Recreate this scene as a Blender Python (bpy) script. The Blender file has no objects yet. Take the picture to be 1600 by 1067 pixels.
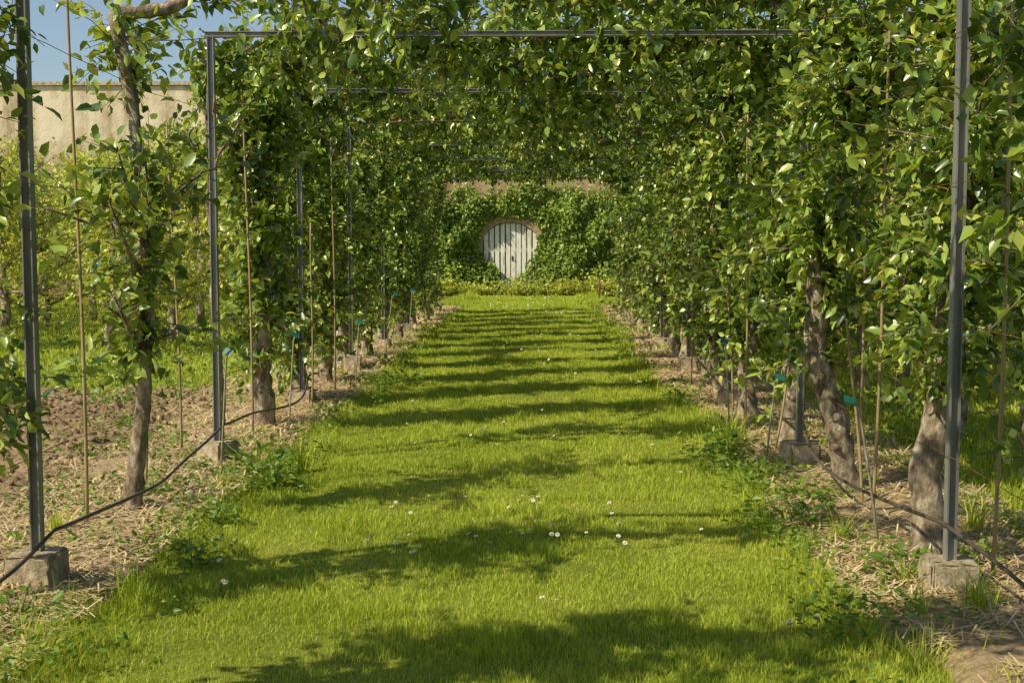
import bpy, math, random, bmesh
import numpy as np
from mathutils import Vector
rng=np.random.default_rng(11); random.seed(5)
SC=bpy.context.scene; COL=SC.collection
XL,XR,XC=-2.13,1.745,-0.2
WALLD=37.7
# ---------------- helpers
_tab=rng.random((256,256))
def vnoise(x,y,s=0):
    x=np.asarray(x,float)+s*17.3; y=np.asarray(y,float)+s*5.7
    xi=np.floor(x).astype(int); yi=np.floor(y).astype(int); fx=x-xi; fy=y-yi
    fx=fx*fx*(3-2*fx); fy=fy*fy*(3-2*fy)
    a=_tab[xi&255,yi&255]; b=_tab[(xi+1)&255,yi&255]; c=_tab[xi&255,(yi+1)&255]; d=_tab[(xi+1)&255,(yi+1)&255]
    return (a*(1-fx)+b*fx)*(1-fy)+(c*(1-fx)+d*fx)*fy
def fbm(x,y,s=0):
    return .5*vnoise(x,y,s)+.27*vnoise(x*2.1,y*2.1,s+1)+.15*vnoise(x*4.3,y*4.3,s+2)+.08*vnoise(x*9,y*9,s+3)
def tri_mesh(name,V,F,mat,smooth=True):
    V=np.asarray(V,np.float32).reshape(-1,3); F=np.asarray(F,np.int32); k=F.shape[1]; n=len(F)
    me=bpy.data.meshes.new(name); me.vertices.add(len(V)); me.vertices.foreach_set('co',V.ravel())
    me.loops.add(n*k); me.loops.foreach_set('vertex_index',F.ravel())
    me.polygons.add(n); me.polygons.foreach_set('loop_start',np.arange(0,n*k,k,dtype=np.int32))
    try: me.polygons.foreach_set('loop_total',np.full(n,k,dtype=np.int32))
    except Exception: pass
    me.update(calc_edges=True); me.validate()
    me.polygons.foreach_set('use_smooth',np.full(n,smooth)); 
    if mat: me.materials.append(mat)
    return me
def ob(name,me,loc=(0,0,0),parent=None,**kw):
    o=bpy.data.objects.new(name,me); o.location=loc; COL.objects.link(o)
    if parent is not None: o.parent=parent
    for k,v in kw.items(): o[k]=v
    return o
def nrm(a): return a/np.maximum(np.linalg.norm(a,axis=-1,keepdims=True),1e-9)
LT=np.array([[0,0,0],[.5,0,-.02],[1,0,-.14],[.27,.25,.08],[.66,.21,.04],[.27,-.25,.08],[.66,-.21,.04]])
LF=np.array([[0,1,3],[3,1,4],[1,2,4],[0,5,1],[5,6,1],[1,6,2]])
ST=np.array([[0,0,0],[.45,.29,.08],[1,0,-.08],[.45,-.29,.08]])
SF=np.array([[0,2,1],[0,3,2]])
def leaf_geo(P,D,S,simple=False,jit=.6,upv=(0,0,1)):
    n=len(P); D=nrm(D); up=np.array(upv)+rng.normal(0,jit,(n,3))
    side=nrm(np.cross(D,up)); nn=np.cross(side,D)
    T,F=(ST,SF) if simple else (LT,LF)
    w=rng.uniform(.85,1.3,n)[:,None,None]
    V=P[:,None,:]+S[:,None,None]*(T[None,:,0:1]*D[:,None,:]+w*T[None,:,1:2]*side[:,None,:]+T[None,:,2:3]*rng.uniform(.3,2.2,n)[:,None,None]*nn[:,None,:])
    FF=(F[None]+np.arange(n)[:,None,None]*len(T)).reshape(-1,3)
    return V.reshape(-1,3),FF
class Geo:
    def __init__(s): s.V=[];s.F=[];s.n=0
    def add(s,V,F):
        s.V.append(np.asarray(V,float)); s.F.append(np.asarray(F)+s.n); s.n+=len(V)
    def mesh(s,name,mat,smooth=True): return tri_mesh(name,np.vstack(s.V),np.vstack(s.F),mat,smooth)
def tube(g,pts,rad,sides=8,rough=0.0):
    pts=np.asarray(pts,float); n=len(pts); rad=np.broadcast_to(rad,(n,))
    tan=nrm(np.gradient(pts,axis=0)); ref=np.array([0.31,.95,.05]); 
    if abs(tan[0]@nrm(ref))>.9: ref=np.array([.9,.1,.4])
    a=nrm(np.cross(tan,ref)); b=np.cross(tan,a)
    th=np.linspace(0,2*np.pi,sides,endpoint=False)
    r=rad[:,None]*(1+rough*rng.normal(0,1,(n,sides)))
    V=pts[:,None,:]+r[:,:,None]*(np.cos(th)[None,:,None]*a[:,None,:]+np.sin(th)[None,:,None]*b[:,None,:])
    i=np.arange(n-1)[:,None]*sides; j=np.arange(sides)[None]; j2=(j+1)%sides
    A=(i+j).ravel();B=(i+j2).ravel();C=(i+sides+j2).ravel();Dd=(i+sides+j).ravel()
    F=np.vstack([np.stack([A,B,C],1),np.stack([A,C,Dd],1)])
    V=V.reshape(-1,3); V=np.vstack([V,pts[:1],pts[-1:]]); c0=n*sides;c1=c0+1
    k=np.arange(sides);k2=(k+1)%sides
    F=np.vstack([F,np.stack([k2,k,np.full(sides,c0)],1),np.stack([(n-1)*sides+k,(n-1)*sides+k2,np.full(sides,c1)],1)])
    g.add(V,F)
def box(g,x0,x1,y0,y1,z0,z1):
    V=[(x0,y0,z0),(x1,y0,z0),(x1,y1,z0),(x0,y1,z0),(x0,y0,z1),(x1,y0,z1),(x1,y1,z1),(x0,y1,z1)]
    Q=[(0,3,2,1),(4,5,6,7),(0,1,5,4),(1,2,6,5),(2,3,7,6),(3,0,4,7)]
    g.add(V,[t for q in Q for t in ((q[0],q[1],q[2]),(q[0],q[2],q[3]))])
# ---------------- materials
def mat(name):
    m=bpy.data.materials.new(name); m.use_nodes=True; nt=m.node_tree; nt.nodes.clear()
    o=nt.nodes.new('ShaderNodeOutputMaterial'); return m,nt,o
def N(nt,t,**k):
    n=nt.nodes.new(t)
    for a,v in k.items(): setattr(n,a,v)
    return n
def ramp(nt,fac,stops):
    r=N(nt,'ShaderNodeValToRGB'); e=r.color_ramp.elements
    while len(e)<len(stops): e.new(.5)
    for i,(p,c) in enumerate(stops): e[i].position=p; e[i].color=(*c,1)
    nt.links.new(fac,r.inputs[0]); return r.outputs[0]
def noise(nt,scale,detail=4,rough=.6,vec=None,dist=0):
    n=N(nt,'ShaderNodeTexNoise'); n.inputs['Scale'].default_value=scale; n.inputs['Detail'].default_value=detail
    n.inputs['Roughness'].default_value=rough; n.inputs['Distortion'].default_value=dist
    if vec is None:
        vec=N(nt,'ShaderNodeNewGeometry').outputs['Position']
    nt.links.new(vec,n.inputs['Vector']); return n.outputs[0]
def math_(nt,op,a,b):
    n=N(nt,'ShaderNodeMath',operation=op)
    for i,v in enumerate((a,b)):
        if isinstance(v,(int,float)): n.inputs[i].default_value=v
        else: nt.links.new(v,n.inputs[i])
    return n.outputs[0]
def leafmat(name,stops,trans,tr=.35,rough=.42,nscale=1.5,spec=.5,rf=.65):
    m,nt,o=mat(name); g=N(nt,'ShaderNodeNewGeometry')
    nz=noise(nt,nscale,2)
    f=math_(nt,'ADD',math_(nt,'MULTIPLY',g.outputs['Random Per Island'],rf),math_(nt,'MULTIPLY',nz,1-rf))
    c=ramp(nt,f,stops)
    p=N(nt,'ShaderNodeBsdfPrincipled'); nt.links.new(c,p.inputs['Base Color']); p.inputs['Roughness'].default_value=rough
    p.inputs['Specular IOR Level'].default_value=spec
    t=N(nt,'ShaderNodeBsdfTranslucent'); mx=N(nt,'ShaderNodeMixRGB',blend_type='MULTIPLY'); mx.inputs[0].default_value=1
    nt.links.new(c,mx.inputs[1]); mx.inputs[2].default_value=(*trans,1); nt.links.new(mx.outputs[0],t.inputs[0])
    s=N(nt,'ShaderNodeMixShader'); s.inputs[0].default_value=tr
    nt.links.new(p.outputs[0],s.inputs[1]); nt.links.new(t.outputs[0],s.inputs[2]); nt.links.new(s.outputs[0],o.inputs[0]); return m
def solid(name,stops,scale=20,rough=.8,bump=.3,metal=0,detail=6,stretch=None,bscale=None,dist=.01):
    m,nt,o=mat(name); vec=N(nt,'ShaderNodeTexCoord').outputs['Object']
    if stretch:
        mp=N(nt,'ShaderNodeMapping'); mp.inputs['Scale'].default_value=stretch; nt.links.new(vec,mp.inputs[0]); vec=mp.outputs[0]
    nz=noise(nt,scale,detail,.65,vec); c=ramp(nt,nz,stops)
    p=N(nt,'ShaderNodeBsdfPrincipled'); nt.links.new(c,p.inputs['Base Color']); p.inputs['Roughness'].default_value=rough; p.inputs['Metallic'].default_value=metal
    if bump:
        b=N(nt,'ShaderNodeBump'); b.inputs['Strength'].default_value=bump; b.inputs['Distance'].default_value=dist
        nt.links.new(noise(nt,bscale or scale*2,8,.7,vec),b.inputs['Height']); nt.links.new(b.outputs[0],p.inputs['Normal'])
    nt.links.new(p.outputs[0],o.inputs[0]); return m
M_leaf=leafmat('apple_leaf',[(0,(.024,.065,.011)),(.3,(.09,.17,.026)),(.6,(.3,.41,.065)),(1,(.68,.7,.2))],(1.6,1.4,.55),.27,.32,2.5,.75,.6)
M_leafp=leafmat('pear_leaf',[(0,(.18,.25,.03)),(.42,(.52,.6,.09)),(1,(.8,.78,.22))],(1.25,1.15,.7),.36,.42)
M_vine=leafmat('vine_leaf',[(0,(.045,.1,.014)),(.5,(.21,.32,.04)),(1,(.56,.6,.12))],(1.4,1.35,.8),.28,.4)
M_grass=leafmat('grass_blade',[(0,(.13,.22,.016)),(.33,(.3,.41,.032)),(.58,(.5,.58,.065)),(.8,(.68,.69,.15)),(1,(.78,.7,.32))],(1.15,1.08,.65),.3,.55,.9,.25,.45)
M_weed=leafmat('weed_leaf',[(0,(.06,.14,.018)),(.6,(.19,.3,.04)),(1,(.42,.47,.09))],(1.5,1.4,.8),.3,.45)
M_bark=solid('bark',[(.32,(.065,.047,.03)),(.43,(.21,.155,.105)),(.54,(.41,.33,.23)),(.67,(.75,.68,.54))],16,.95,1.0,0,12,(1,1,.5),45,.03)
M_twig=solid('twig',[(.3,(.07,.045,.025)),(.7,(.17,.11,.06))],10,.85,0)
M_steel=solid('steel',[(.3,(.14,.14,.138)),(.7,(.36,.355,.34))],9,.5,.1,.25,5,(1,1,.2))
M_conc=solid('concrete',[(.28,(.17,.13,.08)),(.45,(.44,.35,.23)),(.7,(.76,.65,.47))],14,.95,1.0,0,12,None,34,.03)
M_cane=solid('cane',[(.3,(.2,.14,.065)),(.7,(.45,.34,.18))],12,.6,.2,0,4,(1,1,.2))
M_wire=solid('rusty_wire',[(.3,(.14,.05,.02)),(.7,(.25,.14,.07))],30,.6,0,.3)
M_hose=solid('hose_rubber',[(.3,(.04,.033,.025)),(.7,(.12,.1,.075))],8,.55,.1)
M_tag=solid('tag_green',[(.3,(.015,.11,.09)),(.7,(.03,.17,.14))],5,.35,0)
M_stake=solid('label_stake',[(.3,(.25,.22,.16)),(.7,(.45,.41,.32))],30,.6,0)
M_white=solid('white_paint',[(.33,(.4,.36,.27)),(.45,(.74,.71,.61)),(.7,(.86,.84,.77))],12,.7,.3,0,10,(1,1,.25))
M_dark=solid('latch_and_gap_shade',[(.3,(.03,.025,.018)),(.7,(.07,.055,.04))],8,.9,.2)  # latch colour; also stands in for the shade behind the gate gaps
M_rust=solid('rust_paint',[(.3,(.12,.03,.02)),(.7,(.25,.06,.04))],20,.7,.1)
M_apple=solid('apple_skin',[(.35,(.2,.26,.04)),(.65,(.33,.3,.08)),(.8,(.4,.16,.07))],18,.35,0)
M_straw=leafmat('straw',[(0,(.36,.25,.11)),(.5,(.68,.53,.3)),(1,(.85,.73,.48))],(1,1,1),.1,.7,3,.3)
M_petal=solid('petal',[(.3,(.8,.8,.76)),(.7,(.88,.88,.85))],5,.6,0)
M_yolk=solid('daisy_disc',[(.3,(.6,.4,.03)),(.7,(.7,.5,.05))],5,.6,0)
M_brick=solid('arch_brick',[(.3,(.3,.21,.12)),(.7,(.52,.4,.25))],12,.9,.5)
def groundmat(name,sA,sB,scale,bump):
    m,nt,o=mat(name); n1=noise(nt,scale,8,.7); n2=noise(nt,scale*9,8,.75); n3=noise(nt,.9,4)
    ca=ramp(nt,n2,sA); cb=ramp(nt,n2,sB); f=ramp(nt,math_(nt,'ADD',math_(nt,'MULTIPLY',n1,.5),math_(nt,'MULTIPLY',n3,.5)),[(.44,(0,0,0)),(.56,(1,1,1))])
    mx=N(nt,'ShaderNodeMixRGB'); nt.links.new(f,mx.inputs[0]); nt.links.new(ca,mx.inputs[1]); nt.links.new(cb,mx.inputs[2])
    p=N(nt,'ShaderNodeBsdfPrincipled'); p.inputs['Roughness'].default_value=.95; nt.links.new(mx.outputs[0],p.inputs['Base Color']); p.inputs['Specular IOR Level'].default_value=.15
    b=N(nt,'ShaderNodeBump'); b.inputs['Strength'].default_value=bump; b.inputs['Distance'].default_value=.03; nt.links.new(n2,b.inputs['Height']); nt.links.new(b.outputs[0],p.inputs['Normal'])
    nt.links.new(p.outputs[0],o.inputs[0]); return m
M_ground=groundmat('ground_turf',[(.3,(.1,.13,.02)),(.7,(.24,.29,.035))],[(.3,(.15,.17,.028)),(.7,(.34,.37,.055))],3,.6)
M_bed=groundmat('mulch',[(.35,(.34,.23,.12)),(.65,(.8,.62,.38))],[(.35,(.28,.19,.1)),(.65,(.7,.52,.31))],4,1.0)
M_soil=groundmat('tilled_soil',[(.35,(.18,.125,.066)),(.7,(.5,.36,.21))],[(.35,(.32,.22,.12)),(.7,(.68,.51,.31))],4,1.0)
# ---------------- ground
def grid(name,x0,x1,y0,y1,res,zf,m,**kw):
    nx=int((x1-x0)/res)+1; ny=int((y1-y0)/res)+1
    X,Y=np.meshgrid(np.linspace(x0,x1,nx),np.linspace(y0,y1,ny),indexing='ij'); Z=zf(X,Y)
    V=np.stack([X,Y,Z],-1).reshape(-1,3); i,j=np.meshgrid(np.arange(nx-1),np.arange(ny-1),indexing='ij'); a=(i*ny+j).ravel()
    F=np.stack([a,a+ny,a+ny+1,a+1],1); return ob(name,tri_mesh(name,V,F,m),**kw)
me=tri_mesh('ground',[(-600,-600,0),(600,-600,0),(600,600,0),(-600,600,0)],[(0,1,2,3)],M_ground); ob('ground',me,kind='structure')
def edgeL(y): return -1.72+.34*(fbm(y*1.3,0*y,3)-.5)*2
def edgeR(y): return 1.34+.34*(fbm(y*1.3,0*y,8)-.5)*2
def ss(a,b,x): t=np.clip((x-a)/(b-a),0,1); return t*t*(3-2*t)
def bedz(X,Y,e0,e1,s):
    m=ss(0,.22,X-e0)*ss(0,.25,e1-X)
    return -.03+m*(.045+.05*(fbm(X*3,Y*3,s))+.03*fbm(X*14,Y*14,s+4))
grid('planting_bed',-3.3,-1.2,-2,30.5,.035,lambda X,Y:bedz(X,Y,-3.2+0*Y,edgeL(Y),1)*ss(0,.4,30.3-Y)-.03*(1-ss(0,.4,30.3-Y)),M_bed,kind='structure')
grid('planting_bed',.9,2.75,-2,30.5,.035,lambda X,Y:bedz(X,Y,edgeR(Y),2.45+.3*fbm(Y,Y*0,5),2)*ss(0,.4,30.3-Y)-.03*(1-ss(0,.4,30.3-Y)),M_bed,kind='structure')
def soilz(X,Y):
    m=ss(0,.4,-2.7-X)*ss(0,.4,X+9)*ss(0,.8,11.4+2.6*fbm(X*.7,Y*0,7)-Y)
    return -.04+m*(.05+.09*fbm(X*3.2,Y*3.2,5)+.06*fbm(X*12,Y*12,6))
grid('soil',-9.2,-2.6,3,14.2,.03,soilz,M_soil,kind='structure')
phi=(1+5**.5)/2
IV=nrm(np.array([(-1,phi,0),(1,phi,0),(-1,-phi,0),(1,-phi,0),(0,-1,phi),(0,1,phi),(0,-1,-phi),(0,1,-phi),(phi,0,-1),(phi,0,1),(-phi,0,-1),(-phi,0,1)],float))
IF=np.array([(0,11,5),(0,5,1),(0,1,7),(0,7,10),(0,10,11),(1,5,9),(5,11,4),(11,10,2),(10,7,6),(7,1,8),(3,9,4),(3,4,2),(3,2,6),(3,6,8),(3,8,9),(4,9,5),(2,4,11),(6,2,10),(8,6,7),(9,8,1)])
n=9000; cx=rng.uniform(-7.5,-1.9,n); cy=4.5+8.6*rng.random(n)
cs=rng.gamma(2,.0065,n)+.006; cs=np.where(cx>-2.9,cs*.6,cs)
V=np.stack([cx,cy,np.where(cx<-2.9,np.maximum(soilz(cx,cy),0)+.006,.05)],1)[:,None,:]+IV[None]*(cs[:,None,None]*rng.uniform(.6,1.25,(n,12,1)))*np.array([1.1,1.1,.8])
F=(IF[None]+np.arange(n)[:,None,None]*12).reshape(-1,3)
ob('soil_clods',tri_mesh('soil_clods',V.reshape(-1,3),F,M_soil,False),kind='stuff')
# ---------------- grass
def grass(name,x,y,h,w,m=M_grass,lean=.6):
    n=len(x); a=rng.uniform(0,2*np.pi,n); ld=rng.uniform(0,2*np.pi,n); l=h*np.abs(rng.normal(0,lean,n))
    sx=np.cos(a)*w/2; sy=np.sin(a)*w/2; z=np.zeros(n)-.005
    dx=np.cos(ld)*l; dy=np.sin(ld)*l
    V=np.stack([np.stack([x-sx,y-sy,z],1),np.stack([x+sx,y+sy,z],1),
      np.stack([x-sx*.8+dx*.35,y-sy*.8+dy*.35,z+h*.55],1),np.stack([x+sx*.8+dx*.35,y+sy*.8+dy*.35,z+h*.55],1),np.stack([x+dx,y+dy,z+h],1)],1)
    F=(np.array([[0,1,3],[0,3,2],[2,3,4]])[None]+np.arange(n)[:,None,None]*5).reshape(-1,3)
    ob(name,tri_mesh(name,V.reshape(-1,3),F,m),kind='stuff')
def logd(n,a,b): return a*(b/a)**rng.random(n)
n=580000; y=logd(n,3.6,37.2); x=rng.uniform(-2.2,1.8,n)
eL=edgeL(y); eR=edgeR(y); dd=np.minimum(x-eL,eR-x)
keep=((dd>rng.normal(0,.09,n))|(y>30.2))&(rng.random(n)<.5+1.2*fbm(x*3.3,y*3.3,15)); x=x[keep];y=y[keep];dd=dd[keep]
cl=fbm(x*2.2,y*2.2,9); tuft=np.clip((fbm(x*4.5,y*4.5,12)-.55)*7,0,1)
h=(.008+.034*cl**1.2)*rng.uniform(.5,1.4,len(x))*(1+1.3*tuft)*(1+2.2*np.exp(-np.clip(dd,0,9)/.1)); w=.0017+.00028*y
grass('lawn_grass',x,y,h,w*rng.uniform(.7,1.3,len(x)))
n=150000; y=logd(n,4,37.2); x=np.where(rng.random(n)<.5,rng.uniform(2.3,2.3+y*.35,n),-rng.uniform(2.9,2.9+y*.38,n))
soilm=(x<0)&(x>-9)&(y<12.6+.6*rng.normal(0,1,n)); k=~soilm|(rng.random(n)<.25*(fbm(x*1.5,y*1.5,3)>.6))
x=x[k];y=y[k]; h=(.04+.07*fbm(x*1.8,y*1.8,4))*rng.uniform(.5,1.5,len(x)); grass('orchard_grass',x,y,h,(.0035+.0006*y))
n=20000; y=logd(n,4,30); x=np.where(rng.random(n)<.5,rng.uniform(1.2,2.7,n),-rng.uniform(1.6,3.2,n)); k=fbm(x*2.2,y*2.2,21)>.57
x=x[k];y=y[k]; grass('bed_grass',x,y,rng.uniform(.04,.13,len(x)),(.003+.0005*y),M_grass,.5)
n=36000; y=logd(n,3.6,29); s=rng.random(n)<.5; x=np.where(s,rng.uniform(1.3,2.6,n),-rng.uniform(1.75,3.3,n))
k=(fbm(x*1.6,y*1.2,31)>.3)&((x<0)|(x>edgeR(y)+.08)); x=x[k];y=y[k];n=len(x)
L=rng.uniform(.015,.08,n); a=rng.uniform(0,2*np.pi,n); el=rng.normal(0,.22,n); W=.0015+.0003*y
d=np.stack([np.cos(a)*np.cos(el),np.sin(a)*np.cos(el),np.sin(el)],1); sd=np.stack([-np.sin(a),np.cos(a),0*a],1); P=np.stack([x,y,.062+.02*rng.random(n)],1)
V=np.stack([P-d*L[:,None]-sd*W[:,None],P+d*L[:,None]-sd*W[:,None],P+d*L[:,None]+sd*W[:,None],P-d*L[:,None]+sd*W[:,None]],1)
ob('straw_mulch',tri_mesh('straw_mulch',V.reshape(-1,3),(np.arange(4)[None]+np.arange(n)[:,None]*4),M_straw,False),kind='stuff')
n=60000; y=logd(n,4.0,32); r=rng.random(n); x=np.where(r<.45,rng.uniform(1.0,3.4,n),-rng.uniform(1.4,4.6,n)); 
edge=np.exp(-np.minimum(np.abs(x-edgeL(y)),np.abs(x-edgeR(y)))/.13)
k=(fbm(x*1.9,y*1.9,41)+.13*edge)>.58+.04*(y>10); x=x[k];y=y[k];n=len(x)
P=np.stack([x,y,rng.uniform(.03,.13,n)],1); D=rng.normal(0,1,(n,3)); D[:,2]=np.abs(D[:,2])*.5
V,F=leaf_geo(P,D,rng.uniform(.015,.042,n)*(1+y*.02)); ob('ground_cover',tri_mesh('ground_cover',V,F,M_weed),kind='stuff')
n=14000; y=logd(n,11,34); x=-rng.uniform(3.4,3.5+y*.4,n); k=fbm(x*1.2,y*1.2,51)>.57; x=x[k];y=y[k];n=len(x)
P=np.stack([x,y,rng.uniform(.02,.14,n)],1); D=rng.normal(0,1,(n,3)); D[:,2]=np.abs(D[:,2])*.6
V,F=leaf_geo(P,D,rng.uniform(.04,.09,n),True); ob('field_weeds',tri_mesh('field_weeds',V,F,M_weed),kind='stuff')
# ---------------- shoots
def shoots(O,D,L,k,size,simple,gl,gt,twr=.003):
    n=len(O); D=nrm(D); bend=rng.normal(0,.18,(n,3)); bend[:,2]-=.05
    s=((np.arange(k)[None]+rng.random((n,k)))/k)**.8
    P=O[:,None,:]+D[:,None,:]*(s*L[:,None])[...,None]+bend[:,None,:]*((s**2)*L[:,None])[...,None]+rng.normal(0,.018,(n,k,3))
    R=rng.normal(0,1,(n,k,3)); LD=D[:,None,:]*.45+R*.62; LD[...,2]-=.18
    P=P.reshape(-1,3); LD=nrm(LD.reshape(-1,3)); sz=size*rng.uniform(.5,1.2,len(P))
    V,F=leaf_geo(P+LD*.012,LD,sz,simple); gl.add(V,F)
    A=O; B=O+D*(L*.5)[:,None]+bend*(.25*L)[:,None]; C=O+D*L[:,None]+bend*L[:,None]
    a=nrm(np.cross(D,np.array([.3,.2,.9]))); b=np.cross(D,a)
    rings=[]
    for Q,r in ((A,twr*1.5),(B,twr),(C,twr*.4)):
        for t in (0,2.094,4.189): rings.append(Q+r*(math.cos(t)*a+math.sin(t)*b))
    V=np.stack(rings,1); fs=[]
    for q in (0,3):
        for i in range(3):
            j=(i+1)%3; fs+=[(q+i,q+j,q+3+j),(q+i,q+3+j,q+3+i)]
    F=(np.array(fs)[None]+np.arange(n)[:,None,None]*9).reshape(-1,3); gt.add(V.reshape(-1,3),F)
def interp(path,t):
    path=np.asarray(path); seg=np.linalg.norm(np.diff(path,axis=0),axis=1); c=np.r_[0,np.cumsum(seg)]
    return np.stack([np.interp(t*c[-1],c,path[:,i]) for i in range(3)],1)
def trained(x0,y0,r0,nsh,zlow,label,ncan=70,spread=.5,simple=False,lean=(0,0),apples=0,leafsz=.085,hang=.42,up=-.12,ntop=0,rtop=.5,k=15,dx=(0,.6),arch=True,group='apple trees trained over the arches',wb=.02):
    sgn=1 if x0<XC else -1; W=(abs(XC-x0)+.15) if arch else .2
    zs=np.linspace(0,2.75,13); wob=np.cumsum(rng.normal(0,wb,(13,2)),0); wob-=wob[0]
    path=[(wob[i,0]+lean[0]*zs[i]*(2.75-zs[i]),wob[i,1]+lean[1]*zs[i]*(2.75-zs[i]),zs[i]-.03) for i in range(13)]
    ex,ey,_=path[-1]
    for i in range(1,9):
        t=i/8; path.append((ex+sgn*(W*t),ey+.1*math.sin(t*3+y0),2.75+.14*min(1,t*4)+.025*rng.normal()))
    path=np.array(path); n=len(path)
    rad=np.interp(np.arange(n),[0,1,3,12,n-1],[r0*1.4,r0*1.08,r0*.92,r0*rtop,r0*.2])*(1+.06*rng.normal(0,1,n))
    rad=np.maximum(rad,.006)
    gt=Geo(); gl=Geo()
    tt=np.linspace(0,1,110); pp=interp(path,tt); rr=np.interp(tt,np.linspace(0,1,n),rad)*(1+.045*rng.normal(0,1,110)); pp=pp+rng.normal(0,r0*.045,pp.shape); tube(gt,pp,rr,14,.07)
    for i in range(9):
        t=rng.uniform(.05,.55); o=interp(path,np.array([t]))[0]; a=rng.uniform(0,6.28); q=np.array([math.cos(a),math.sin(a),.3])
        tube(gt,[o,o+q*r0*1.0,o+q*r0*1.5],[r0*.5,r0*.38,r0*.22],7,.12)
    tot=2.75+W; tv=2.75/tot
    limbs=[]
    for i in range(9):
        t=rng.uniform(zlow/tot,tv); o=interp(path,np.array([t]))[0]; s=1 if i%2 else -1
        e=o+np.array([rng.normal(0,.12),s*rng.uniform(.25,spread+.05),rng.uniform(.0,.45)]); m_=(o+e)/2+np.array([0,0,-.05]); lp=np.array([o,m_,e]); limbs.append(lp)
        tube(gt,lp,[.014+r0*.1,.011,.006],6,.05)
    for i in range(10):
        t=rng.uniform(tv,1); o=interp(path,np.array([t]))[0]; s=1 if i%2 else -1
        e=o+np.array([rng.normal(0,.2),s*rng.uniform(.15,.45),rng.uniform(-.1,.2)]); lp=np.array([o,(o+e)/2,e]); limbs.append(lp); tube(gt,lp,[.012,.009,.005],6,.05)
    t=rng.uniform(zlow/tot,tv,nsh) ; O=interp(path,t)
    kk=nsh//2
    for j in range(kk):
        lp=limbs[rng.integers(0,9)]; O[j]=interp(lp,np.array([rng.random()]))[0]
    D=np.stack([rng.normal(dx[0],dx[1],nsh),rng.choice([-1,1],nsh)*rng.uniform(.1,1,nsh),rng.normal(.05,.55,nsh)],1)
    L=rng.uniform(.1,spread*.9,nsh); shoots(O,D,L,k,leafsz,simple,gl,gt)
    if ncan:
        t=rng.uniform(tv-.08,1.0,ncan); O=interp(path,t)
        kk=int(ncan*.55)
        for j in range(kk):
            lp=limbs[9+rng.integers(0,10)]; O[j]=interp(lp,np.array([rng.random()]))[0]
        D=np.stack([rng.normal(0,.7,ncan),rng.normal(0,.45,ncan),rng.normal(up,.6,ncan)],1)
        L=rng.uniform(.12,hang,ncan); shoots(O,D,L,k,leafsz,simple,gl,gt)
    if ntop:
        t=rng.uniform(tv-.1,min(1,tv+.2),ntop); O=interp(path,t); D=np.stack([rng.normal(0,.5,ntop),rng.normal(0,.5,ntop),rng.uniform(.3,1.2,ntop)],1)
        shoots(O,D,rng.uniform(.2,.7,ntop),k,leafsz,simple,gl,gt)
    e=ob('apple_tree',None,(x0,y0,0)); e.empty_display_size=.2
    e['label']=label; e['category']='tree'; e['group']=group
    ob('trunk',gt.mesh('trunk',M_bark),parent=e); ob('crown',gl.mesh('crown',M_leaf),parent=e)
    for i in range(apples):
        p=interp(path,np.array([rng.uniform(.3,.95)]))[0]+np.array([-sgn*.0+rng.normal(0,.12),-rng.uniform(.1,.35),-.05])
        ob('apple',APPLE,tuple(p),parent=e)
    return e
ga=Geo(); th=np.linspace(0,np.pi,9); V=[];F=[]
for i,t in enumerate(th):
    for j in range(12):
        a=j*math.pi/6; r=.022*math.sin(t)*(1+.06*math.cos(t)); z=.021*math.cos(t)-(.006*math.exp(-(t/.45)**2))
        V.append((r*math.cos(a),r*math.sin(a),z))
for i in range(8):
    for j in range(12):
        a=i*12+j;b=i*12+(j+1)%12; F+=[(a,a+12,b+12),(a,b+12,b)]
ga.add(V,F); tube(ga,[(0,0,.012),(.003,0,.024),(.005,.002,.038)],.0015,5); APPLE=ga.mesh('apple',M_apple)
la='slender young apple tree with pale lichened trunk and open foliage'
lb='trained apple tree with gnarled trunk and dense leaves over the arch'
lc='leafy trained apple tree rising from straw mulch beside a steel post'
ld_='upright leafy apple tree standing in grass beyond the planting bed'
trained(XL-.1,6.9,.043,125,.85,la,80,.62,lean=(.07,.0),hang=.5,rtop=.85,k=13,leafsz=.085,wb=.006)
trained(XL-.16,5.0,.045,200,.7,lc,60,.5,leafsz=.075)
trained(XL-.02,8.7,.03,20,1.9,la,110,.3,hang=.45,ntop=10)
for y in (3.2,2.2,1.2,0.0): trained(XL,y,.055,210,.65,lc,200,.5,True)
y=10.2; 
while y<27.5:
    far=y>13.5; end=y>19
    trained(XL-.06+rng.normal(0,.03),y+rng.normal(0,.08),(.085 if y<11 else rng.uniform(.06,.075)),400,.62 if y<11 else .42,lb,190,.5,y>12,hang=.24 if end else .35 if far else .5,up=.7 if end else .5 if far else .15,leafsz=.085,dx=(-.2,.46),ntop=40 if y<14 else 0)
    y+=1.55
y=5.9; i=0
while y<27.5:
    far=y>13.5; near=y<8.6; end=y>19
    trained(XR+.08+rng.normal(0,.03),y+rng.normal(0,.06),rng.uniform(.065,.078),400,(.85 if near else .72) if y<11 else .5 if y<17 else .35,lb,125 if near else 185,.6,y>12,lean=((-.11 if 7<y<8 else .02),0),apples=6 if y<10 else 0,hang=.24 if end else .4 if far or near else .5,up=.7 if end else .5 if far else .15,ntop=80 if y<13 else 20 if y<19 else 0,leafsz=.08 if near else .09,dx=(.16,.6),wb=.028)
    y+=1.6
for y in (4.2,2.5,1.3): trained(XR+.12,y,.07,200,.8,lc,170,.45,True,dx=(.2,.5))
for y in (6.6,8.2,9.8,11.5,13.2,15,17): trained(3.25+rng.normal(0,.08),y,.06,210,.7,ld_,0,.62,True,ntop=40,arch=False,group='upright apple trees beside the bed')
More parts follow.
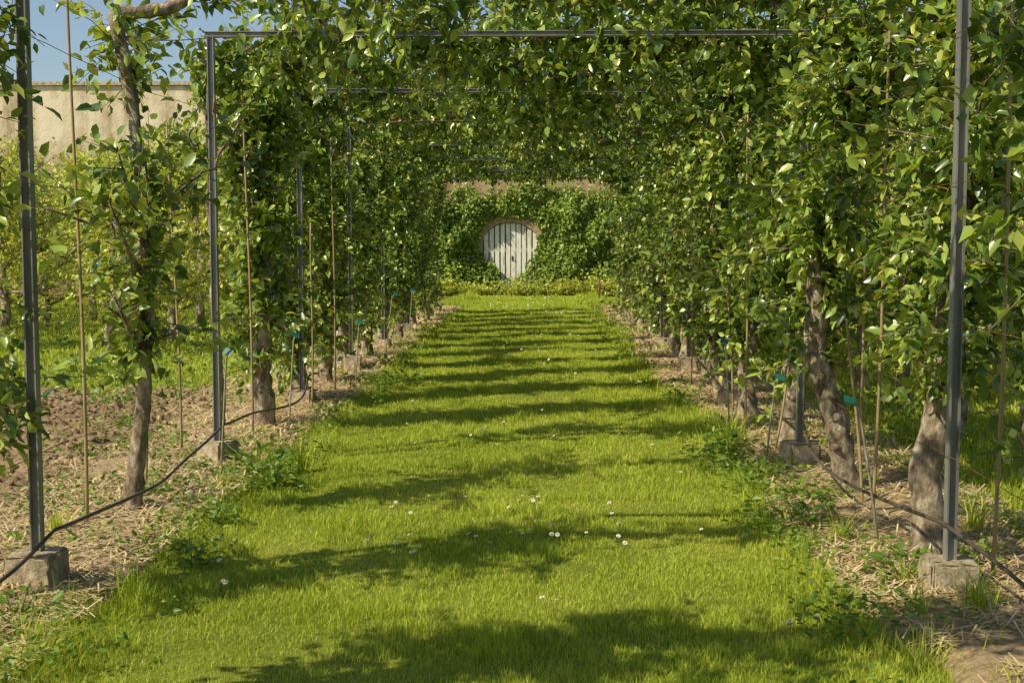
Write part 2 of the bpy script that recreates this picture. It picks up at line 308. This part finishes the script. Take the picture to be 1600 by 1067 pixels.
# ---------------- background pear trees
def bush(v):
    gt=Geo(); gl=Geo(); H=3.0+.5*rng.random()
    pts=[(0,0,-.03)]+[(rng.normal(0,.05),rng.normal(0,.05),H*i/8) for i in range(1,9)]
    tube(gt,pts,np.linspace(.09,.02,9),8,.08); pts=np.array(pts); Os=[];Ds=[]
    for i in range(32):
        t=rng.uniform(.14,.95); o=interp(pts,np.array([t]))[0]; a=rng.uniform(0,2*np.pi); l=(1.3-.8*t)*rng.uniform(.6,1.15)
        e=o+np.array([math.cos(a)*l,math.sin(a)*l,rng.uniform(.0,.8)*l+.05]); m_=(o+e)/2-np.array([0,0,.08]); lp=np.array([o,m_,e]); tube(gt,lp,[.028,.018,.007],5)
        for q in range(17):
            s=rng.uniform(.25,1); Os.append(interp(lp,np.array([s]))[0]); dd=nrm(e-o)*.5+rng.normal(0,.6,3); dd[2]+=.6; Ds.append(dd)
    Os=np.array(Os);Ds=np.array(Ds); shoots(Os,Ds,rng.uniform(.15,.65,len(Os)),12,.09,True,gl,gt,.004)
    return gt.mesh('trunk',M_bark),gl.mesh('crown',M_leafp)
BV=[bush(i) for i in range(5)]
def put_bush(x,y,s):
    t,c=BV[rng.integers(0,5)]; e=ob('pear_tree',None,(x,y,0)); e.rotation_euler[2]=rng.uniform(0,6.28); e.scale=(s*1.0,s*1.0,s*rng.uniform(.9,1.1))
    e['label']='bushy pear tree with light yellow-green leaves in the orchard grass'; e['category']='tree'; e['group']='pear trees in the orchard'
    ob('trunk',t,parent=e); ob('crown',c,parent=e)
for xr,y0,y1,s in ((-5.7,17,36,.88),(-8.6,18.2,36,.86),(-11.6,21,36,.9),(-14.8,27,36,.95)):
    y=y0
    while y<y1: put_bush(xr+rng.normal(0,.15),y+rng.normal(0,.2),s*rng.uniform(.9,1.1)); y+=2.2
for xr,y0,y1 in ((5.0,9.5,36),(7.4,14,36),(10,19,36),(12.6,25,36)):
    y=y0
    while y<y1: put_bush(xr+rng.normal(0,.15),y+rng.normal(0,.2),rng.uniform(1.0,1.2)); y+=2.2
# ---------------- frames
def hpost(g,cx,cy,z0,z1,w=.044,d=.05,t=.006):
    box(g,cx-w/2,cx-w/2+t,cy-d/2,cy+d/2,z0,z1); box(g,cx+w/2-t,cx+w/2,cy-d/2,cy+d/2,z0,z1); box(g,cx-w/2+t,cx+w/2-t,cy-.004,cy+.004,z0,z1)
def block(sx,sy,h):
    bm=bmesh.new()
    bmesh.ops.create_cube(bm,size=1); bmesh.ops.scale(bm,vec=(sx,sy,h+.1),verts=bm.verts); bmesh.ops.translate(bm,vec=(0,0,(h-.1)/2),verts=bm.verts)
    bmesh.ops.bevel(bm,geom=bm.edges[:],offset=.016,segments=2,affect='EDGES')
    bmesh.ops.subdivide_edges(bm,edges=bm.edges[:],cuts=4,use_grid_fill=True)
    for v in bm.verts: v.co+=Vector((random.gauss(0,.0035),random.gauss(0,.0035),random.gauss(0,.003)))
    me=bpy.data.meshes.new('footing'); bm.to_mesh(me); bm.free(); me.materials.append(M_conc); return me
YF=[5.35+3.1*i for i in range(8)]
for i,y in enumerate([2.25]+YF):
    e=ob('arch_frame',None,((XL+XR)/2,y,0)); e['label']='grey steel arch frame standing on concrete footings over the grass path'; e['category']='arch'; e['group']='steel arches along the path'
    hw=(XR-XL)/2
    for s in (-1,1):
        hh=.17+.05*random.random(); f=ob('footing',block(.21,.21,hh),(s*hw,0,0),e); f.rotation_euler=(random.gauss(0,.04),random.gauss(0,.04),random.gauss(0,.15))
        gp=Geo(); hpost(gp,s*hw,0,hh-.02,2.84); ob('post',gp.mesh('post',M_steel,False),parent=e)
    gb=Geo(); x0,x1=-hw-.04,hw+.04
    box(gb,x0,x1,-.025,.025,2.843,2.848); box(gb,x0,x1,-.025,.025,2.872,2.877); box(gb,x0,x1,-.004,.004,2.848,2.872)
    ob('crossbeam',gb.mesh('crossbeam',M_steel,False),parent=e)
def wire(name,pts,r,m,label,cat,group=None,sides=6):
    g_=Geo(); b=np.array(pts[0],float); tube(g_,np.array(pts)-b,r,sides); o=ob(name,g_.mesh(name,m),tuple(b)); o['label']=label;o['category']=cat
    if group:o['group']=group
    return o
for X in (XL+.035,XR-.035):
    for z in (.62,1.18,1.75,2.35):
        pts=[(X,y,z+ -.03*math.sin((y-2.25)/3.1*math.pi)**2+.004*rng.normal()) for y in np.arange(-1,27.2,.31)]
        wire('trellis_wire',pts,.0016,M_wire,'thin rusty training wire stretched between the steel posts','wire','trellis wires')
for X in (-1.5,-.2,1.1):
    pts=[(X,y,2.905-.03*math.sin((y-2.25)/3.1*math.pi)**2) for y in np.arange(-1,27.2,.31)]
    wire('trellis_wire',pts,.0016,M_wire,'thin rusty training wire laid across the arch tops','wire','trellis wires')
for X,y,z in ((-1.7,8.9,2.78),(.9,9.2,2.78),(-1.1,13.0,2.72)):
    wire('wooden_batten',[(X-.4,y,z),(X,y+.02,z+.01),(X+.4,y,z)],.007,M_twig,'thin wooden batten tied under the leaf canopy','batten','battens')
def hose(X,s,yend,sg,z0):
    ys=np.arange(-1,yend,.12); pts=[]
    for y in ys:
        ph=((y-5.35)/3.1)%1; sag=4*ph*(1-ph)
        pts.append((X+.05*math.sin(y*1.3+s)+.03*math.sin(y*3.1),y,z0-sg*sag+.03*math.sin(y*2.2+s)))
    wire('irrigation_hose',pts,.009,M_hose,'dark rubber irrigation hose sagging along the foot of the posts','hose','irrigation hoses',8)
hose(XL+.06,0,12.2,.10,.3); hose(XR-.03,2,14,.06,.3)
def cane(x,y,h,dx=0,dy=0,r=.009):
    pts=[(x+dx*t+.01*math.sin(t*5),y+dy*t,h*t-.02) for t in np.linspace(0,1,12)]
    rad=np.full(12,r)*np.linspace(1.1,.8,12); 
    wire('bamboo_cane',pts,rad,M_cane,'weathered bamboo cane standing upright beside a fruit tree','cane','bamboo canes',7)
cane(-2.36,6.6,3.1,-.03); cane(-2.5,8.9,2.35,-.05); cane(-2.14,9.55,2.85,-.03); cane(-2.3,7.4,1.9,.05,r=.008); cane(-2.0,12.6,2.6); cane(-1.95,11,1.7,.02)
cane(1.98,5.5,3.1,.03); cane(2.1,8.3,2.9,.02); cane(1.62,9.9,2.5); cane(1.8,6.8,2.8,.05); cane(1.65,10.7,1.4,-.06); cane(1.6,13.2,2.4); cane(1.85,7.2,1.1,-.1); cane(1.65,8.9,.9,.15)
def plabel(x,y,h,dx,rot):
    e=ob('plant_label',None,(x,y,0)); e['label']='thin metal stake with a small tilted green name tag'; e['category']='plant label'; e['group']='plant labels'
    g_=Geo(); tube(g_,[(0,0,-.02),(dx*.5,0,h*.5),(dx,0,h-.03),(dx*1.4,-.02,h)],.0065,6); ob('stake',g_.mesh('stake',M_stake),parent=e)
    g_=Geo(); box(g_,-.032,.032,-.022,.022,-.0012,.0012); t=ob('tag',g_.mesh('tag',M_tag,False),(dx*1.4,-.03,h+.008),e); t.rotation_euler=(.9,.3,rot)
for a in ((-2.5,7.9,.78,.05,.3),(-1.93,7.7,.84,.05,-.4),(-1.9,9.7,.8,.05,.5),(-1.95,16.4,.85,.1,.2),(-1.85,13,.7,.04,.1),(1.66,6.1,.75,-.12,.2),(1.55,10.2,.72,-.04,-.2),(2.05,5.05,.9,.02,.3),(-1.9,19,.8,.05,.1),(1.55,8.6,.6,.06,0)): plabel(*a)
e=ob('marker_post',None,(1.62,33,0)); e['label']='short dark red marker post at the edge of the lawn'; e['category']='post'
g_=Geo(); tube(g_,[(0,0,-.02),(0,0,.3),(0,0,.62)],.022,8); tube(g_,[(0,0,.62),(0,0,.65)],[.03,.02],8); ob('post',g_.mesh('post',M_rust),parent=e)
g_=Geo(); tube(g_,[(0,0,.55),(.1,-.1,.3),(.22,-.2,-.02)],.012,6); ob('brace',g_.mesh('brace',M_rust),parent=e)
# ---------------- wall with gate opening
GX,GW,GS,GT=-.76,.82,1.55,2.13
arc=[(GX+GW*math.cos(a),GS+(GT-GS)*math.sin(a)) for a in np.linspace(0,math.pi,17)]
def wallmat():
    m,nt,o=mat('wall_render'); geo=N(nt,'ShaderNodeNewGeometry').outputs['Position']
    mp=N(nt,'ShaderNodeMapping'); mp.inputs['Scale'].default_value=(1.6,1,.16); nt.links.new(geo,mp.inputs[0])
    n1=noise(nt,1.2,6,.65,mp.outputs[0]); n2=noise(nt,2.5,8,.7)
    f=math_(nt,'ADD',math_(nt,'MULTIPLY',n1,.65),math_(nt,'MULTIPLY',n2,.35))
    c=ramp(nt,f,[(.38,(.36,.27,.17)),(.46,(.6,.48,.33)),(.56,(.78,.66,.48)),(.75,(.84,.74,.57))])
    sp=N(nt,'ShaderNodeSeparateXYZ'); nt.links.new(geo,sp.inputs[0])
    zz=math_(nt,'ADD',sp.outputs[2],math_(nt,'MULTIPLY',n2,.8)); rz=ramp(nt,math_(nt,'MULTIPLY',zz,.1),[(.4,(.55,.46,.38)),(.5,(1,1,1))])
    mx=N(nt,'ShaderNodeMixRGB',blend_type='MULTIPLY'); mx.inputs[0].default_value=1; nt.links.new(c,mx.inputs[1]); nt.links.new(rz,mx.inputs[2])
    p=N(nt,'ShaderNodeBsdfPrincipled'); p.inputs['Roughness'].default_value=.95; nt.links.new(mx.outputs[0],p.inputs['Base Color'])
    b=N(nt,'ShaderNodeBump'); b.inputs['Strength'].default_value=.6; b.inputs['Distance'].default_value=.03; nt.links.new(noise(nt,12,8,.7),b.inputs['Height']); nt.links.new(b.outputs[0],p.inputs['Normal'])
    nt.links.new(p.outputs[0],o.inputs[0]); return m
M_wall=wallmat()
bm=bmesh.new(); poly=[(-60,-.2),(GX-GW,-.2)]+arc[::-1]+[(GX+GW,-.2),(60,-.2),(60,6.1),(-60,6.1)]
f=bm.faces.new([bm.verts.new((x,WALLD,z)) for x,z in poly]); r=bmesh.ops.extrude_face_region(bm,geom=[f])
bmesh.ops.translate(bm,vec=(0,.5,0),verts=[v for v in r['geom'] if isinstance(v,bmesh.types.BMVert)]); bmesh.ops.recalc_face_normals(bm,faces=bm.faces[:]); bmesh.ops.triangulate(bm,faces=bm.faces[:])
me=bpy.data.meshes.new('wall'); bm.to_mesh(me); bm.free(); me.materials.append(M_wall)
we=ob('garden_wall',None,(0,0,0)); we['label']='tall beige rendered garden wall with stained face and thin coping'; we['category']='wall'
ob('wall_face',me,parent=we)
g_=Geo(); x=-60
while x<60: box(g_,x,x+1.19,WALLD-.09,WALLD+.59,6.103+.01*random.random(),6.2+.012*random.random()); x+=1.2
ob('coping',g_.mesh('coping',M_conc,False),parent=we)
e=ob('arched_gate',None,(GX,WALLD,0)); e['label']='white wooden plank gate with rounded top set in the wall'; e['category']='gate'
for s in (-1,1):
    g_=Geo()
    for i in range(5):
        xa=.012+i*.16; xb=xa+.118+.016*random.random(); 
        if s<0: xa,xb=-xb,-xa
        xm=(xa+xb)/2; zt=lambda q:GS+(GT-GS)*math.sqrt(max(0,1-(q/GW)**2))-.03
        V=[];ya,yb=.05+.01*random.random(),.075
        for yy in (ya,yb): V+=[(xa,yy,.08),(xb,yy,.08),(xb,yy,zt(xb)),(xm,yy,zt(xm)),(xa,yy,zt(xa))]
        F=[(0,1,2),(0,2,3),(0,3,4),(5,7,6),(5,8,7),(5,9,8)]
        for k in range(5): k2=(k+1)%5; F+=[(k,k+5,k2+5),(k,k2+5,k2)]
        g_.add(V,F)
    L_=ob('gate_leaf',g_.mesh('gate_leaf',M_white,False),parent=e)
    g_=Geo(); sx=(.02,.79) if s>0 else (-.79,-.02)
    for z in (.35,1.25): box(g_,sx[0],sx[1],.077,.115,z,z+.12)
    ob('rail',g_.mesh('rail',M_white,False),parent=L_)
g_=Geo(); box(g_,.03,.07,.03,.048,1.0,1.14); tube(g_,[(.05,.035,1.03),(.05,.0,1.05),(.05,.0,1.1)],.008,6); ob('latch',g_.mesh('latch',M_dark,False),parent=e)
g_=Geo(); box(g_,-.84,.84,.4,.42,0,2.2); ob('gap_shade_sheet',g_.mesh('gap_shade_sheet',M_dark,False),parent=e)  # dark sheet added behind the planks so the gaps read as shade
g_=Geo()
for k in range(13):
    a0=math.pi*k/13+.012; a1=math.pi*(k+1)/13-.012; V=[]
    for yy in (-.02,.06):
        for a,rr in ((a0,0),(a0,.17),(a1,.17),(a1,0)): V.append(((GW-.01+rr)*math.cos(a),yy,GS+(GT-GS-.01+rr)*math.sin(a)))
    Q=[(0,1,2,3),(7,6,5,4),(0,4,5,1),(1,5,6,2),(2,6,7,3),(3,7,4,0)]; g_.add(V,[t for q in Q for t in ((q[0],q[1],q[2]),(q[0],q[2],q[3]))])
ob('arch_surround',g_.mesh('arch_surround',M_brick,False),parent=e)
# ---------------- vine
n=66000; x=rng.uniform(-10,9,n); top=2.3+1.15*fbm(x*1.5,0*x,61)+.35*rng.random(n)**2; z=top*rng.random(n)**.85
lump=fbm(x*1.5,z*1.5,62); dep=.05+1.35*np.clip(lump-.15,0,1)*rng.random(n)**.5
gx=(x-GX); dep*=.3+.7*np.clip((np.hypot(gx,(z-1.4)*.9)-.95)/.8,0,1)
halfw=np.interp(z,[.3,.5,.8,1.2,1.6,1.9,2.1,2.28,2.31],[.05,.25,.5,.76,.88,.9,.82,.6,0]); halfw=halfw+.34*(fbm(x*3.2,z*3.2,78)-.5)*2
inside=(np.abs(gx)<halfw)&(z<2.31); k=~inside&(lump>.2)
x=x[k];z=z[k];dep=dep[k];n=len(x); P=np.stack([x,WALLD-dep,z],1); D=rng.normal(0,.6,(n,3)); D[:,2]-=.5; D[:,1]-=.35
V,F=leaf_geo(P,D,rng.uniform(.07,.15,n),True,.6,(-.3,-1,.5)); gv=Geo(); gv.add(V,F)
e=ob('climbing_vine',None,(-.5,WALLD,0)); e['label']='dense green climbing vine covering the lower wall around the gate'; e['category']='vine'
me=gv.mesh('foliage',M_vine); o=ob('foliage',me,(.5,-WALLD,0),e)
gs=Geo()
for i in range(40):
    bx=rng.uniform(-9,8)
    if abs(bx-GX)<1: continue
    pts=[(bx+.15*math.sin(q*1.7+i),WALLD-.06-.03*rng.random(),q*.4) for q in range(7)]; tube(gs,pts,np.linspace(.03,.008,7),5)
ob('stem',gs.mesh('stem',M_bark),(.5,-WALLD,0),e)
def shrub(s):
    gl=Geo();gt=Geo(); n=60; a=rng.uniform(0,6.28,n); D=np.stack([np.cos(a)*.6,np.sin(a)*.6,rng.uniform(.4,1.3,n)],1); O=np.stack([np.cos(a)*.1,np.sin(a)*.1,0*a],1)
    shoots(O,D,rng.uniform(.3,.8,n)*s,12,.085,True,gl,gt,.003); return gl.mesh('foliage',M_leafp),gt.mesh('stem',M_twig)
SV=[shrub(1),shrub(.8),shrub(.65)]
for i in range(22):
    x=-5.2+i*.44+rng.normal(0,.1); l,t=SV[rng.integers(0,3)]
    if abs(x-GX)<.5: l,t=SV[2]
    e=ob('shrub',None,(x,WALLD-.7-.4*rng.random(),0)); s=rng.uniform(.7,1.3) if abs(x-GX)>.6 else .95; e.scale=(s,s,s); e.rotation_euler[2]=rng.uniform(0,6)
    e['label']='low light-green shrub growing at the foot of the wall'; e['category']='shrub'; e['group']='shrubs along the wall'
    ob('foliage',l,parent=e); ob('stem',t,parent=e)
# ---------------- weeds
def weed(kind):
    gl=Geo(); n=70; a=rng.uniform(0,6.28,n); s=rng.uniform(.02,.18,n)
    P=np.stack([np.cos(a)*s*.8,np.sin(a)*s*.8,rng.uniform(.01,.18,n)*(1-s*2)],1); D=np.stack([np.cos(a),np.sin(a),rng.uniform(-.1,.9,n)],1)
    V,F=leaf_geo(P,D,rng.uniform(.03,.075,n),False,.35); gl.add(V,F)
    for i in range(7):
        q=rng.normal(0,.05,2); tube(gl,[(0,0,0),(q[0],q[1],.1),(q[0]*2,q[1]*2,.17)],.0025,4)
    return gl.mesh('weed_clump',M_weed)
def tuftm():
    gl=Geo(); n=70; a=rng.uniform(0,6.28,n); h=rng.uniform(.1,.27,n); l=h*rng.uniform(.2,.8,n)
    for i in range(n):
        c,s=math.cos(a[i]),math.sin(a[i]); w=.003; x,y=rng.normal(0,.03,2)
        gl.add([(x-s*w,y+c*w,0),(x+s*w,y-c*w,0),(x+c*l[i]*.35+s*w,y+s*l[i]*.35-c*w,h[i]*.6),(x+c*l[i]*.35-s*w,y+s*l[i]*.35+c*w,h[i]*.6),(x+c*l[i],y+s*l[i],h[i]*.9)],[(0,1,2),(0,2,3),(3,2,4)])
    return gl.mesh('grass_tuft',M_grass)
WV=[weed(0) for i in range(4)]; TV=[tuftm() for i in range(3)]
spots=[(-1.75,8.0,1.3),(-1.6,7.7,1.1),(-1.55,8.3,1),(-1.55,13.0,1.2),(-1.35,13.4,1),(-2.35,4.95,1.2),(-2.0,4.8,1.0),(1.35,8.9,1.1),(1.45,9.3,1.2),(1.5,7.2,1),(1.6,5.5,1.1),(1.75,5.0,1),(-1.8,10.8,.8),(1.3,12,.9),(-2.4,6.3,.8),(-2.6,5.6,.9),(1.95,7.9,.8),(2.2,6.4,1),(-1.7,6.7,.7),(1.4,6.5,1),(1.5,6.2,.8),(1.35,7.8,1),(2.0,5.8,.9),(1.5,5.0,.7)]
for i in range(46): 
    yy=float(logd(1,5,22)[0]); spots.append(((rng.uniform(-3.2,-1.5) if i%2 else rng.uniform(1.15,2.5)),yy,rng.uniform(.4,.85)))
for i,(x,y,s) in enumerate(spots):
    tf=i%3==2; o=ob('grass_tuft' if tf else 'weed_clump',(TV[i%3] if tf else WV[i%4]),(x,y,.01)); o.scale=(s,s,s); o.rotation_euler[2]=rng.uniform(0,6)
    o['label']='tall grass tuft at the edge of the planting bed' if tf else 'low leafy green weed growing in the mulch'; o['category']='grass tuft' if tf else 'weed'; o['group']='grass tufts' if tf else 'weeds in the beds'
# ---------------- daisies
gd=Geo(); V=[];F=[]
for k in range(12):
    a=k*math.pi/6; c,s=math.cos(a),math.sin(a); b=len(V); w=.0022
    V+=[(c*.003,s*.003,.05),(c*.009-s*w,s*.009+c*w,.052),(c*.0125,s*.0125,.051),(c*.009+s*w,s*.009-c*w,.052)]; F+=[(b,b+3,b+2),(b,b+2,b+1)]
gd.add(V,F); DM=gd.mesh('petals',M_petal); g2=Geo(); tube(g2,[(0,0,.049),(0,0,.053),(0,0,.055)],[.0045,.004,.002],8); DC=g2.mesh('flower_disc',M_yolk)
g3=Geo(); tube(g3,[(0,0,-.01),(.003,0,.02),(0,0,.05)],.0012,5); DS=g3.mesh('stem',M_weed)
dp=[]
for cx,cy,k,sx,sy in ((-.75,6.9,7,.14,.15),(-.1,7.0,9,.17,.2),(-.7,6.1,10,.13,.12),(-.1,6.25,11,.17,.12),(.3,6.7,8,.2,.25),(.05,5.1,3,.04,.04),(1.05,4.9,3,.06,.04),(.3,10,16,.6,1.2),(-.5,10,12,.7,1.2),(-1.6,5.2,3,.15,.2),(.3,17,24,.8,2),(.2,22,30,.8,2.5),(.1,28,60,.9,2.5),(0,33,60,1.5,2)):
    for i in range(k): dp.append((cx+rng.normal(0,sx),cy+rng.normal(0,sy)))
for x,y in dp:
    if not(-1.7<x<1.4) and y<30: x=rng.uniform(-1.2,1.1)
    if y>37: y=35
    e=ob('daisy',None,(x,y,.0+.012*rng.random())); e.rotation_euler=(.2+.3*rng.normal(),.2*rng.normal()-.2,0); s=rng.uniform(.75,1.1)*(1 if y<14 else 1.4); e.scale=(s,s,1.35)
    e['label']='small white daisy flowering in the short grass'; e['category']='flower'; e['group']='daisies in the lawn'
    ob('petals',DM,parent=e); ob('flower_disc',DC,parent=e)
    if y<12: ob('stem',DS,parent=e)
# ---------------- light, camera
E=math.radians(43); hx,hy=.84,.54; q=math.hypot(hx,hy); hx/=q;hy/=q
sd=Vector((hx*math.cos(E),hy*math.cos(E),-math.sin(E)))
L=bpy.data.lights.new('sun','SUN'); L.energy=5; L.angle=math.radians(.5); L.color=(1,.9,.66)
lo=bpy.data.objects.new('sun',L); lo.rotation_euler=sd.to_track_quat('-Z','Y').to_euler(); COL.objects.link(lo)
w=bpy.data.worlds.new('World'); SC.world=w; w.use_nodes=True; nt=w.node_tree
sk=nt.nodes.new('ShaderNodeTexSky'); sk.sky_type='NISHITA'; sk.sun_disc=False; sk.sun_elevation=E; sk.sun_rotation=math.atan2(-hx,-hy); sk.dust_density=1.2; sk.air_density=1.0
bg=nt.nodes['Background']; bg.inputs[1].default_value=.12; nt.links.new(sk.outputs[0],bg.inputs[0])
cd=bpy.data.cameras.new('camera'); cd.lens=45; cd.sensor_width=36; cd.clip_end=2000; cd.clip_start=.05
c=bpy.data.objects.new('camera',cd); c.location=(0,0,1.5); c.rotation_euler=(math.radians(90-4.37),0,math.radians(1.09)); COL.objects.link(c); SC.camera=c
SC.view_settings.view_transform='Standard'; SC.view_settings.look='None'; SC.view_settings.exposure=0
